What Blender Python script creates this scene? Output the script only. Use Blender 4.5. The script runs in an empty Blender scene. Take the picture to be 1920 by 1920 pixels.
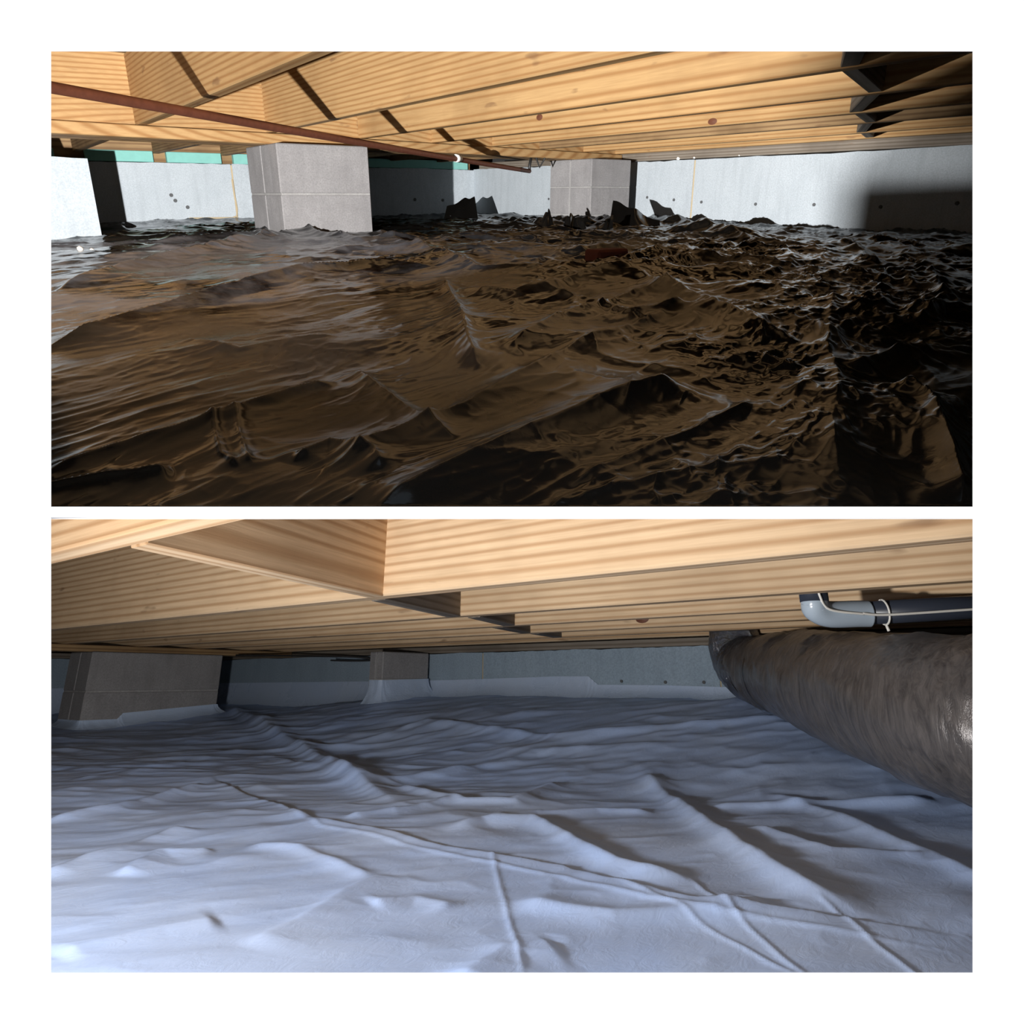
import bpy, bmesh, math, random
import numpy as np
from mathutils import Matrix, Vector

# ------------------------------------------------------------------ camera, world, lights, exposure
sc = bpy.context.scene
C = sc.collection
cam_d = bpy.data.cameras.new('camera'); cam = bpy.data.objects.new('camera', cam_d); C.objects.link(cam)
cam_d.sensor_fit = 'HORIZONTAL'; cam_d.sensor_width = 36.0; cam_d.lens = 24.375
cam_d.shift_y = -140 / 1920; cam_d.clip_start = 0.02; cam_d.clip_end = 60
cam.location = (0, 0, 0); cam.rotation_euler = (math.pi / 2, 0, 0)
sc.camera = cam
sc.view_settings.view_transform = 'Standard'; sc.view_settings.look = 'None'
sc.view_settings.exposure = 0.0; sc.view_settings.gamma = 1.0; sc.view_settings.use_curve_mapping = False
world = bpy.data.worlds.new('world'); sc.world = world; world.use_nodes = True
world.node_tree.nodes['Background'].inputs[0].default_value = (1, 1, 1, 1)
world.node_tree.nodes['Background'].inputs[1].default_value = 1.12

# the two crawl spaces: axes of each (x along its girder, y along its joists, z up), eye point at the origin
def room_matrix(ax):
    m = Matrix.Identity(4)
    for j in range(3):
        for i in range(3): m[i][j] = ax[j][i]
    return m
UP = room_matrix(((0.80362, 0.56172, 0.19660), (-0.59514, 0.75851, 0.26548), (0.00000, -0.33035, 0.94386)))
LO = room_matrix(((0.60556, 0.75112, -0.26289), (-0.79580, 0.57157, -0.20005), (0.00000, 0.33035, 0.94386)))

def lamp(name, room, loc, target, energy, col, radius, size_deg=None, blend=.15, falloff='Linear', smooth=0.0):
    d = bpy.data.lights.new(name, 'SPOT' if size_deg else 'POINT')
    d.energy = energy; d.color = col; d.shadow_soft_size = radius
    if size_deg: d.spot_size = math.radians(size_deg); d.spot_blend = blend
    d.use_nodes = True
    nt = d.node_tree; em = nt.nodes['Emission']
    fo = nt.nodes.new('ShaderNodeLightFalloff'); fo.inputs['Strength'].default_value = 1.0; fo.inputs['Smooth'].default_value = smooth
    nt.links.new(fo.outputs[falloff], em.inputs['Strength'])
    o = bpy.data.objects.new(name, d); C.objects.link(o)
    p = room @ Vector(loc); t = room @ Vector(target)
    o.matrix_world = Matrix.Translation(p) @ (t - p).to_track_quat('-Z', 'Y').to_matrix().to_4x4()
    return o
LAMP_U = (-.1, 1.15, -.03)
lamp('lamp_light', UP, LAMP_U, (2.0, 3.0, .12), 315, (1, .975, .95), .007, 165, .1, 'Linear', 3.6)
lamp('lamp_light', LO, (.13, .64, -.065), (1.2, 1.5, -.02), 64, (1, .98, .96), .025, None, .1, 'Quadratic', .8)

# ------------------------------------------------------------------ helpers
rnd = random.Random(7)
class MB:
    def __init__(s): s.v = []; s.f = []
    def add(s, vs, fs):
        n = len(s.v); s.v += [tuple(p) for p in vs]; s.f += [tuple(i + n for i in f) for f in fs]; return s
    def box(s, a, b, c=0.0):
        (x0, y0, z0), (x1, y1, z1) = a, b
        if c <= 0:
            vs = [(x0,y0,z0),(x1,y0,z0),(x1,y1,z0),(x0,y1,z0),(x0,y0,z1),(x1,y0,z1),(x1,y1,z1),(x0,y1,z1)]
            return s.add(vs, [(3,2,1,0),(4,5,6,7),(0,1,5,4),(1,2,6,5),(2,3,7,6),(3,0,4,7)])
        # chamfered box
        vs = []; idx = {}
        for i, X in enumerate((x0, x1)):
            for j, Y in enumerate((y0, y1)):
                for k, Z in enumerate((z0, z1)):
                    sx, sy, sz = (1, -1)[i], (1, -1)[j], (1, -1)[k]
                    for ax, p in enumerate(((X, Y + sy*c, Z + sz*c), (X + sx*c, Y, Z + sz*c), (X + sx*c, Y + sy*c, Z))):
                        idx[(i, j, k, ax)] = len(vs); vs.append(p)
        fs = []
        for ax in range(3):
            for e in (0, 1):
                q = []
                for (u, w) in ((0,0),(1,0),(1,1),(0,1)):
                    t = [0,0,0]; t[ax] = e; t[(ax+1)%3] = u; t[(ax+2)%3] = w
                    q.append(idx[(*t, ax)])
                fs.append(tuple(q) if e else tuple(reversed(q)))
        for ax in range(3):                       # edges along ax
            a1, a2 = (ax+1)%3, (ax+2)%3
            for u in (0,1):
                for w in (0,1):
                    def g(e, face):
                        t = [0,0,0]; t[ax] = e; t[a1] = u; t[a2] = w; return idx[(*t, face)]
                    q = (g(0,a1), g(1,a1), g(1,a2), g(0,a2))
                    fs.append(q if (u ^ w) == 0 else tuple(reversed(q)))
        for i in (0,1):
            for j in (0,1):
                for k in (0,1):
                    q = (idx[(i,j,k,0)], idx[(i,j,k,1)], idx[(i,j,k,2)])
                    fs.append(q if (i+j+k)%2 else tuple(reversed(q)))
        return s.add(vs, fs)
    def tube(s, pts, r, n=14, cap=True):
        pts = [Vector(p) for p in pts]; rs = r if isinstance(r, (list, tuple)) else [r]*len(pts)
        T = [(pts[min(i+1,len(pts)-1)] - pts[max(i-1,0)]).normalized() for i in range(len(pts))]
        u = Vector((0,0,1)) if abs(T[0].z) < .9 else Vector((1,0,0))
        vs = []; fs = []
        for i, p in enumerate(pts):
            u = (u - T[i]*u.dot(T[i])).normalized(); w = T[i].cross(u)
            for k in range(n):
                a = 2*math.pi*k/n; vs.append(p + (u*math.cos(a) + w*math.sin(a))*rs[i])
        for i in range(len(pts)-1):
            for k in range(n):
                k2 = (k+1) % n; fs.append((i*n+k, i*n+k2, (i+1)*n+k2, (i+1)*n+k))
        if cap: fs += [tuple(reversed(range(n))), tuple((len(pts)-1)*n+k for k in range(n))]
        return s.add(vs, fs)
    def build(s, name, mat, parent=None, room=None, origin=None, smooth=False, rot=0.0):
        o0 = Vector(origin) if origin else Vector(parent['o0']) if parent is not None and 'o0' in parent.keys() else Vector((0,0,0))
        me = bpy.data.meshes.new(name)
        rm = Matrix.Rotation(-rot, 3, 'Z'); me.from_pydata([tuple(rm @ (Vector(p) - o0)) for p in s.v], [], s.f); me.materials.append(mat); me.update()
        if smooth: me.polygons.foreach_set('use_smooth', [True]*len(me.polygons))
        return link(name, me, parent, room, o0, rot)

def link(name, me, parent, room, o0, rot=0.0):
    o = bpy.data.objects.new(name, me); C.objects.link(o)
    if parent is not None: o.parent = parent
    else: o.matrix_world = (room or Matrix.Identity(4)) @ Matrix.Translation(o0) @ Matrix.Rotation(rot, 4, 'Z'); ORI[o.name] = tuple(o0)
    return o
ORI = {}
def thing(name, label, cat, room, base, group=None):
    o = bpy.data.objects.new(name, None); C.objects.link(o); o.empty_display_size = .05
    o.matrix_world = room @ Matrix.Translation(Vector(base)); ORI[o.name] = tuple(base)
    return tag(o, label, cat, group)
def tag(o, label, cat, group=None):
    o['label'] = label; o['category'] = cat
    if group: o['group'] = group
    return o
def struct(o, label=None):
    o['kind'] = 'structure'
    if label: o['label'] = label
    return o
def part(name, mb, mat, parent, label=None, smooth=False, of=None):
    """a mesh under a thing (or under a part of it: of = the thing); coordinates are the room's"""
    o = mb.build(name, mat, parent, origin=ORI[(of or parent).name], smooth=smooth)
    if label: o['label'] = label
    return o

# ------------------------------------------------------------------ materials (all procedural)
def newmat(name):
    m = bpy.data.materials.new(name); m.use_nodes = True
    nt = m.node_tree; return m, nt, nt.nodes['Principled BSDF']
def N(nt, typ, **kw):
    n = nt.nodes.new(typ)
    for k, v in kw.items():
        if k.startswith('i_'): n.inputs[k[2:].replace('_', ' ')].default_value = v
        else: setattr(n, k, v)
    return n
def ramp(nt, fac, stops):
    r = nt.nodes.new('ShaderNodeValToRGB'); el = r.color_ramp.elements
    while len(el) < len(stops): el.new(.5)
    for e, (p, c) in zip(el, stops): e.position = p; e.color = (*c, 1) if len(c) == 3 else c
    nt.links.new(fac, r.inputs[0]); return r.outputs[0]
def mixc(nt, fac, a, b, mode='MIX'):
    m = nt.nodes.new('ShaderNodeMix'); m.data_type = 'RGBA'; m.blend_type = mode
    for sock, val in ((m.inputs[0], fac), (m.inputs[6], a), (m.inputs[7], b)):
        if hasattr(val, 'is_linked'): nt.links.new(val, sock)
        else: sock.default_value = val if not isinstance(val, tuple) or len(val) == 4 else (*val, 1)
    return m.outputs[2]
def coords(nt, scale=(1,1,1), rand=0.0, kind='Object'):
    tc = N(nt, 'ShaderNodeTexCoord'); mp = N(nt, 'ShaderNodeMapping'); mp.inputs['Scale'].default_value = scale
    nt.links.new(tc.outputs[kind], mp.inputs[0])
    if rand:
        oi = N(nt, 'ShaderNodeObjectInfo'); vm = N(nt, 'ShaderNodeVectorMath', operation='SCALE')
        cmb = N(nt, 'ShaderNodeCombineXYZ')
        mm = N(nt, 'ShaderNodeMath', operation='MULTIPLY'); mm.inputs[1].default_value = 1.0
        nt.links.new(oi.outputs['Random'], mm.inputs[0])
        fr = N(nt, 'ShaderNodeMath', operation='FRACT'); m2 = N(nt, 'ShaderNodeMath', operation='MULTIPLY'); m2.inputs[1].default_value = 7.31
        nt.links.new(oi.outputs['Random'], m2.inputs[0]); nt.links.new(m2.outputs[0], fr.inputs[0])
        nt.links.new(mm.outputs[0], cmb.inputs[0]); nt.links.new(fr.outputs[0], cmb.inputs[1]); nt.links.new(mm.outputs[0], cmb.inputs[2])
        nt.links.new(cmb.outputs[0], vm.inputs[0]); vm.inputs['Scale'].default_value = rand
        nt.links.new(vm.outputs[0], mp.inputs['Location'])
    return mp.outputs[0]
def noise(nt, vec, scale, detail=4, rough=.55, dist=0.0):
    n = N(nt, 'ShaderNodeTexNoise'); n.inputs['Scale'].default_value = scale; n.inputs['Detail'].default_value = detail
    n.inputs['Roughness'].default_value = rough; n.inputs['Distortion'].default_value = dist
    nt.links.new(vec, n.inputs['Vector']); return n.outputs[0]
def bump(nt, b, h, strength, dist):
    n = N(nt, 'ShaderNodeBump'); n.inputs['Strength'].default_value = strength; n.inputs['Distance'].default_value = dist
    nt.links.new(h, n.inputs['Height']); nt.links.new(n.outputs[0], b.inputs['Normal']); return n

def wood(name, axis, light, dark, stain=.35, rings=21.0):
    m, nt, b = newmat(name)
    sc_ = [1, 1, 1]; ia = 'XYZ'.index(axis); sc_[ia] = .035
    v = coords(nt, tuple(sc_), 3.0)
    # pith of the log: a little outside the board, mostly above it, different for each board
    tc = N(nt, 'ShaderNodeTexCoord'); mp = N(nt, 'ShaderNodeMapping'); mp.inputs['Scale'].default_value = tuple(sc_); nt.links.new(tc.outputs['Object'], mp.inputs[0])
    oi = N(nt, 'ShaderNodeObjectInfo'); cmb = N(nt, 'ShaderNodeCombineXYZ')
    def rn(k, lo, hi):
        m1 = N(nt, 'ShaderNodeMath', operation='MULTIPLY'); m1.inputs[1].default_value = k; nt.links.new(oi.outputs['Random'], m1.inputs[0])
        f1 = N(nt, 'ShaderNodeMath', operation='FRACT'); nt.links.new(m1.outputs[0], f1.inputs[0])
        r1 = N(nt, 'ShaderNodeMapRange'); nt.links.new(f1.outputs[0], r1.inputs[0]); r1.inputs[3].default_value = lo; r1.inputs[4].default_value = hi
        return r1.outputs[0]
    nt.links.new(rn(3.7, .02, .06), cmb.inputs[1 - ia]); nt.links.new(rn(17.3, -3, 3), cmb.inputs[ia]); nt.links.new(rn(7.9, -.10, .16), cmb.inputs[2])
    nt.links.new(cmb.outputs[0], mp.inputs['Location'])
    w = N(nt, 'ShaderNodeTexWave', wave_type='RINGS', rings_direction=axis, wave_profile='SIN')
    w.inputs['Scale'].default_value = rings; w.inputs['Distortion'].default_value = 5.0
    w.inputs['Detail'].default_value = 2.0; w.inputs['Detail Scale'].default_value = .22; w.inputs['Detail Roughness'].default_value = .45
    nt.links.new(mp.outputs[0], w.inputs['Vector'])
    line = ramp(nt, w.outputs[1], [(0, (0,0,0)), (.45, (.10,.10,.10)), (.8, (.6,.6,.6)), (1, (1,1,1))])
    fib = noise(nt, v, 190, 3, .6)
    c1 = mixc(nt, line, light, dark)
    c2 = mixc(nt, ramp(nt, fib, [(.35, (0,0,0)), (.75, (.35,.35,.35))]), c1, tuple(x*.72 for x in dark))
    # broad tone changes, damp stains and a few dark scuffs
    vt = coords(nt, (1,1,1), 5.0)
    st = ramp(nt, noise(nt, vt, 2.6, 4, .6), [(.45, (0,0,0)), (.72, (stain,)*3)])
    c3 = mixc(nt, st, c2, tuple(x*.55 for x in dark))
    sp = ramp(nt, noise(nt, coords(nt, tuple(.25 if x < 1 else 1 for x in sc_), 9.0), 34, 2, .5), [(.68, (0,0,0)), (.76, (.55,.55,.55))])
    c4 = mixc(nt, sp, c3, (.16, .08, .04))
    nt.links.new(c4, b.inputs['Base Color']); b.inputs['Roughness'].default_value = .72; b.inputs['Specular IOR Level'].default_value = .25
    bump(nt, b, mixc(nt, .5, line, fib), .25, .002)
    return m
PALE, DARK = (.50, .318, .145), (.35, .185, .07)
M = {}
for a in 'XY':
    M['pine'+a] = wood('pine_'+a, a, PALE, DARK)
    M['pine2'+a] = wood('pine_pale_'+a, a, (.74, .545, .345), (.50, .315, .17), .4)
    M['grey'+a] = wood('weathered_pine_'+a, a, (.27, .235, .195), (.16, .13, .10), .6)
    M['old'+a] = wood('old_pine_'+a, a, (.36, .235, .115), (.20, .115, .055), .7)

def concrete(name, base, dark, scale=14, rough=.9, pits=.5, dirt=None, bstr=.35):
    m, nt, b = newmat(name); v = coords(nt, (1,1,1), 3.0)
    a = noise(nt, v, scale, 8, .65); f = noise(nt, v, 160, 4, .7)
    c = mixc(nt, ramp(nt, a, [(.3, (0,0,0)), (.7, (1,1,1))]), dark, base)
    c = mixc(nt, ramp(nt, f, [(.3, (.6,.6,.6)), (.62, (0,0,0))]), c, tuple(x*.62 for x in dark))
    st = noise(nt, coords(nt, (6, 6, .9), 2.0), 3.5, 4, .6)
    c = mixc(nt, ramp(nt, st, [(.48, (0,0,0)), (.75, (.45,.45,.45))]), c, dirt or tuple(x*.7 for x in dark))
    nt.links.new(c, b.inputs['Base Color']); b.inputs['Roughness'].default_value = rough; b.inputs['Specular IOR Level'].default_value = .2
    bump(nt, b, mixc(nt, .5, a, f), bstr, .004); return m
M['block'] = concrete('grey_block', (.345,.338,.342), (.265,.258,.262), 9)
M['mortar'] = concrete('mortar', (.40,.395,.39), (.33,.325,.32), 24)
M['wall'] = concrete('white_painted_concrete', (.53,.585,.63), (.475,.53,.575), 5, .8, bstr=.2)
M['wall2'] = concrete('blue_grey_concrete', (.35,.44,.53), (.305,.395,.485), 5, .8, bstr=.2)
M['soil'] = concrete('soil', (.16,.11,.07), (.09,.06,.04), 20)
M['shell'] = concrete('light_seal_dark', (.05,.05,.05), (.04,.04,.04), 5)

def plain(name, col, rough=.5, metal=0.0, spec=.5, var=.12, scale=30):
    m, nt, b = newmat(name); v = coords(nt)
    n = noise(nt, v, scale, 4, .6)
    nt.links.new(mixc(nt, n, tuple(x*(1-var) for x in col), tuple(min(1, x*(1+var)) for x in col)), b.inputs['Base Color'])
    b.inputs['Roughness'].default_value = rough; b.inputs['Metallic'].default_value = metal; b.inputs['Specular IOR Level'].default_value = spec
    return m
M['paint'] = plain('white_border_paint', (.93,.93,.93), .9, var=.01)
M['copper'] = plain('dull_copper', (.24,.085,.05), .55, .25, var=.35, scale=60)
M['teal'] = plain('teal_foam', (.22,.52,.47), .8)
M['tan'] = plain('tan_sealant', (.50,.40,.25), .8)
M['hole'] = plain('dark_plug', (.10,.105,.11), .9)
M['foam'] = plain('white_foam', (.85,.84,.80), .8)
M['pvc'] = plain('light_grey_pvc', (.42,.50,.58), .22, var=.04)
M['pvc_dark'] = plain('charcoal_pvc', (.035,.042,.06), .35, var=.1)
M['cable'] = plain('white_cable', (.80,.78,.72), .5)
M['wire'] = plain('black_wire', (.02,.02,.02), .5)
M['brick'] = plain('red_clay', (.20,.06,.04), .85)
M['strap'] = plain('black_strap', (.05,.05,.055), .4)

def film(name, base, dust, rough, dustamt, bstr, bsc, spec=.5, speck=True, tint=(1,1,1), dr=.18, where=None):
    m, nt, b = newmat(name); v = coords(nt)
    d = noise(nt, v, 2.2, 6, .68, .4)
    df = ramp(nt, d, [(.38, (0,0,0)), (.60, (dustamt,)*3)])
    if where:                                     # dirt lies on one side of the sheet only
        for vec, lo, hi in where:
            dp = N(nt, 'ShaderNodeVectorMath', operation='DOT_PRODUCT'); nt.links.new(v, dp.inputs[0]); dp.inputs[1].default_value = vec
            mr = N(nt, 'ShaderNodeMapRange'); nt.links.new(dp.outputs['Value'], mr.inputs[0]); mr.inputs[1].default_value = lo; mr.inputs[2].default_value = hi
            mm = N(nt, 'ShaderNodeMath', operation='MULTIPLY'); nt.links.new(df, mm.inputs[0]); nt.links.new(mr.outputs[0], mm.inputs[1]); df = mm.outputs[0]
    c = mixc(nt, df, base, dust)
    if speck:
        vo = N(nt, 'ShaderNodeTexVoronoi', feature='F1'); vo.inputs['Scale'].default_value = 26; nt.links.new(v, vo.inputs['Vector'])
        big = noise(nt, v, 6, 2)
        thr = N(nt, 'ShaderNodeMath', operation='MULTIPLY'); nt.links.new(big, thr.inputs[0]); thr.inputs[1].default_value = .085
        lt = N(nt, 'ShaderNodeMath', operation='LESS_THAN'); nt.links.new(vo.outputs['Distance'], lt.inputs[0]); nt.links.new(thr.outputs[0], lt.inputs[1])
        sel = N(nt, 'ShaderNodeMath', operation='GREATER_THAN'); nt.links.new(noise(nt, v, 11, 1), sel.inputs[0]); sel.inputs[1].default_value = .6
        mu = N(nt, 'ShaderNodeMath', operation='MULTIPLY'); nt.links.new(lt.outputs[0], mu.inputs[0]); nt.links.new(sel.outputs[0], mu.inputs[1])
        c = mixc(nt, mu.outputs[0], c, (.5, .5, .48))
    nt.links.new(c, b.inputs['Base Color'])
    r = N(nt, 'ShaderNodeMapRange'); nt.links.new(d, r.inputs[0]); r.inputs[1].default_value = .35; r.inputs[2].default_value = .75
    r.inputs[3].default_value = rough; r.inputs[4].default_value = rough + dr; nt.links.new(r.outputs[0], b.inputs['Roughness'])
    b.inputs['Specular IOR Level'].default_value = spec; b.inputs['Specular Tint'].default_value = (*tint, 1)
    h = noise(nt, coords(nt, (1, 1.7, 1)), bsc, 5, .55, 1.2)
    bump(nt, b, h, bstr, .006)
    return m
M['blackfilm'] = film('black_polyethylene', (.0065,.006,.0055), (.25,.26,.295), .035, 1.0, .04, 70, .15, True, (.62,.80,1), .34, [((.804, -.595, 0), .25, -.55), ((.595, .804, 0), -1.85, -1.45), ((.595, .804, 0), .5, -.4)])
M['whitefilm'] = film('white_reinforced_film', (.40,.55,.89), (.47,.58,.80), .38, .6, .12, 40, .45, False)
M['tape'] = film('white_tape', (.44,.55,.74), (.5,.58,.70), .2, .4, .3, 60, .5, False)
m, nt, b = newmat('duct_jacket'); v = coords(nt)
nn = noise(nt, coords(nt, (9, 9, 1.5)), 7, 6, .7, .8)
nt.links.new(ramp(nt, nn, [(.3, (.055,.052,.055)), (.7, (.17,.155,.15))]), b.inputs['Base Color'])
b.inputs['Roughness'].default_value = .26; b.inputs['Metallic'].default_value = .3
bump(nt, b, nn, .32, .010); M['duct'] = m
m, nt, b = newmat('foil_jacket'); v = coords(nt)
nn = noise(nt, v, 40, 5, .7, 1.5); b.inputs['Base Color'].default_value = (.30,.30,.33,1); b.inputs['Metallic'].default_value = .9; b.inputs['Roughness'].default_value = .18
bump(nt, b, nn, .9, .012); M['foil'] = m

# ------------------------------------------------------------------ big structure
D = .40; T = .010; PX = 1300.0
def wx(px): return (px - 960) / PX * D
def wz(py): return (820 - py) / PX * D
mb = MB()
fx = [-5, wx(96), wx(1823.5), 5]; fz = [3.4, wz(96.5), wz(950), wz(970), wz(1823.5), -3.4]
ex = .010
bx = [-5, wx(96) - ex, wx(1823.5) + ex, 5]; bz = [3.4, wz(96.5) + .009, wz(950) - .0018, wz(970) - .0022, wz(1823.5) - .011, -3.4]
vid = lambda i, j, k: (j*4 + i) + 24*k
vs = [(fx[i], D, fz[j]) for j in range(6) for i in range(4)] + [(bx[i], D + T, bz[j]) for j in range(6) for i in range(4)]
fs = []
for j in range(5):
    for i in range(3):
        if i == 1 and j in (1, 3): continue
        fs.append((vid(i,j,0), vid(i,j+1,0), vid(i+1,j+1,0), vid(i+1,j,0)))
        fs.append((vid(i,j,1), vid(i+1,j,1), vid(i+1,j+1,1), vid(i,j+1,1)))
for j in (1, 3):
    q = [(1,j),(2,j),(2,j+1),(1,j+1)]
    for a in range(4):
        p, r = q[a], q[(a+1) % 4]; fs.append((vid(*p,0), vid(*r,0), vid(*r,1), vid(*p,1)))
q = [(0,0),(3,0),(3,5),(0,5)]
for a in range(4):
    p, r = q[a], q[(a+1) % 4]; fs.append((vid(*r,0), vid(*p,0), vid(*p,1), vid(*r,1)))
mb.add(vs, fs)
struct(mb.build('border_board', M['paint']), 'added white border board with two wide openings into the crawl spaces')  # added board: white margin and gap round the two views
def shell(name, a, b): struct(MB().box(a, b).build(name, M['shell']))  # added unseen outer box, keeps world light out of both crawl spaces
shell('light_seal_back', (-5, 7.6, -3.4), (5, 7.7, 3.4)); shell('light_seal_left', (-5.1, D, -3.4), (-5, 7.7, 3.4)); shell('light_seal_right', (5, D, -3.4), (5.1, 7.7, 3.4))
shell('light_seal_top', (-5.1, D, 3.4), (5.1, 7.7, 3.5)); shell('floor', (-5.1, D, -3.5), (5.1, 7.7, -3.4))  # top and underside of the added light-tight box

def slab(name, room, er, ef, a0, a1, b0, b1, z0, z1, mat, label):
    mb = MB(); vs = []
    for z in (z0, z1):
        for a, b in ((a0,b0),(a1,b0),(a1,b1),(a0,b1)): vs.append((er[0]*a + ef[0]*b, er[1]*a + ef[1]*b, z))
    mb.add(vs, [(3,2,1,0),(4,5,6,7),(0,1,5,4),(1,2,6,5),(2,3,7,6),(3,0,4,7)])
    return struct(mb.build(name, mat, room=room), label)
UR, UF = (0.80362, -0.59514), (0.59514, 0.80362)
LR, LF = (0.60556, -0.79580), (0.79580, 0.60556)
# sloping floor plate between the two crawl spaces
SL_T, SL_B = (953 - 820)/PX, (968.5 - 820)/PX
mb = MB(); y0_, y1_ = D + T + .001, 7.6
mb.add([(x, y, -y*k) for k in (SL_B, SL_T) for (x, y) in ((-5,y0_),(5,y0_),(5,y1_),(-5,y1_))], [(3,2,1,0),(4,5,6,7),(0,1,5,4),(1,2,6,5),(2,3,7,6),(3,0,4,7)])
struct(mb.build('floor_partition', M['oldX']), 'plywood plate dividing the two crawl spaces')
def trim(o, mw, k, keep_below):
    """cut a board where it meets the dividing plate"""
    inv = mw.inverted(); co = inv @ Vector((0,0,0)); no = (mw.to_3x3().inverted() @ Vector((0, k, 1))).normalized()
    bm = bmesh.new(); bm.from_mesh(o.data)
    r = bmesh.ops.bisect_plane(bm, geom=bm.verts[:] + bm.edges[:] + bm.faces[:], dist=1e-6, plane_co=co, plane_no=no, clear_outer=keep_below, clear_inner=not keep_below)
    bmesh.ops.holes_fill(bm, edges=[e for e in r['geom_cut'] if isinstance(e, bmesh.types.BMEdge)], sides=0)
    bm.to_mesh(o.data); bm.free(); o.data.update(); return o
o = slab('floor_upper', UP, UR, UF, -3.6, 3.6, .95, 6.6, -.33, -.298, M['soil'], 'bare soil under the black plastic sheet')
trim(o, UP, SL_T - .003, False)
slab('ceiling_upper', UP, UR, UF, -3.6, 3.6, .70, 6.6, .486, .504, M['oldX'], 'plywood subfloor above the upper joists')
slab('floor_lower', LO, LR, LF, -2.6, 2.6, .56, 5.0, -.36, -.30, M['soil'], 'bare soil under the white liner')

# ================================================================== UPPER CRAWL SPACE
XW, YW = 3.45, 5.2
def tie_hole(parent, p, axis, r=.0085):
    mb = MB(); n = 10; vs = []; d = .004
    for k in range(n):
        a = 2*math.pi*k/n; ca, sa = math.cos(a)*r, math.sin(a)*r
        for off in (-d, .012):
            vs.append((p[0] + off, p[1] + ca, p[2] + sa) if axis == 'x' else (p[0] + ca, p[1] + off, p[2] + sa))
    fs = [(2*k, 2*((k+1) % n), 2*((k+1) % n)+1, 2*k+1) for k in range(n)] + [tuple(2*k for k in range(n))]
    mb.add(vs, fs); part('form_tie_plug', mb, M['hole'], parent)
def wall_mesh(axis, at, thick, lo, hi, z0, ztop, seed, n=60, rag=.006):
    """concrete wall with a ragged top edge, running along y (axis x) or along x (axis y)"""
    r = random.Random(seed); mb = MB(); vs = []; fs = []; off = 0
    for i in range(n + 1):
        t = lo + (hi - lo)*i/n; off = off*.7 + r.uniform(-rag, rag)*.5
        for d in (0, thick):
            for z in (z0, ztop + (off if d == 0 else 0)):
                vs.append((at + d, t, z) if axis == 'x' else (t, at + d, z))
    for i in range(n):
        a, b = 4*i, 4*(i+1)
        fs += [(a, b, b+1, a+1), (a+2, a+3, b+3, b+2), (a+1, b+1, b+3, a+3), (a, a+2, b+2, b)]
    fs += [(0,1,3,2), (4*n, 4*n+2, 4*n+3, 4*n+1)]
    mb.add(vs, fs); return mb
def wall_thing(name, room, label, base):
    o = bpy.data.objects.new(name, None); C.objects.link(o); o.matrix_world = room @ Matrix.Translation(Vector(base)); ORI[o.name] = tuple(base)
    return struct(o, label)
W = wall_thing('wall_upper_right', UP, 'white painted concrete wall right of the corner, over the black sheet', (XW, 2.8, -.3))
part('concrete_panel', wall_mesh('x', XW, .15, 2.869, YW, -.32, .195, 3), M['wall'], W)
part('concrete_panel', wall_mesh('x', XW, .15, -1.3, 2.857, -.32, .195, 4), M['wall'], W)
part('seam', MB().box((XW+.004, 2.857, -.3), (XW+.1, 2.869, .19)), M['tan'], W, 'tan filled joint between wall panels')
for p in [(2.79,-.041),(2.42,-.049),(2.075,-.048),(1.735,-.054),(1.405,-.035),(3.0,-.03),(3.22,-.016),(4.2,-.03)]: tie_hole(W, (XW, *p), 'x')
W = wall_thing('wall_upper_left', UP, 'white painted concrete wall behind the near block pier', (1.5, YW, -.3))
part('concrete_panel', wall_mesh('y', YW, .15, -2.2, 1.470, -.32, .195, 5), M['wall'], W)
part('concrete_panel', wall_mesh('y', YW, .15, 1.481, XW + .15, -.32, .195, 6), M['wall'], W)
part('seam', MB().box((1.470, YW+.004, -.3), (1.481, YW+.1, .19)), M['tan'], W, 'tan filled joint between wall panels')
part('joint_bead', MB().tube([(1.47, YW-.003, .1), (1.473, YW-.006, -.02), (1.478, YW-.006, -.09), (1.47, YW-.008, -.14), (1.44, YW-.006, -.152), (1.16, YW-.004, -.15)], .006, 6), M['tan'], W)
for p in [(1.07,-.003),(1.09,-.037),(1.16,-.079),(2.88,-.037),(3.14,-.043)]: tie_hole(W, (p[0], YW, p[1]), 'y', .012)
pil = wall_thing('wall_upper_pilaster', UP, 'bright white concrete pilaster at the left edge over the black sheet', (.3, 3.6, -.3))
mb = wall_mesh('y', 3.6, YW - 3.6 + .01, -1.3, .435, -.32, .148, 9, 30, .008); part('concrete_body', mb, M['wall'], pil)

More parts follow.
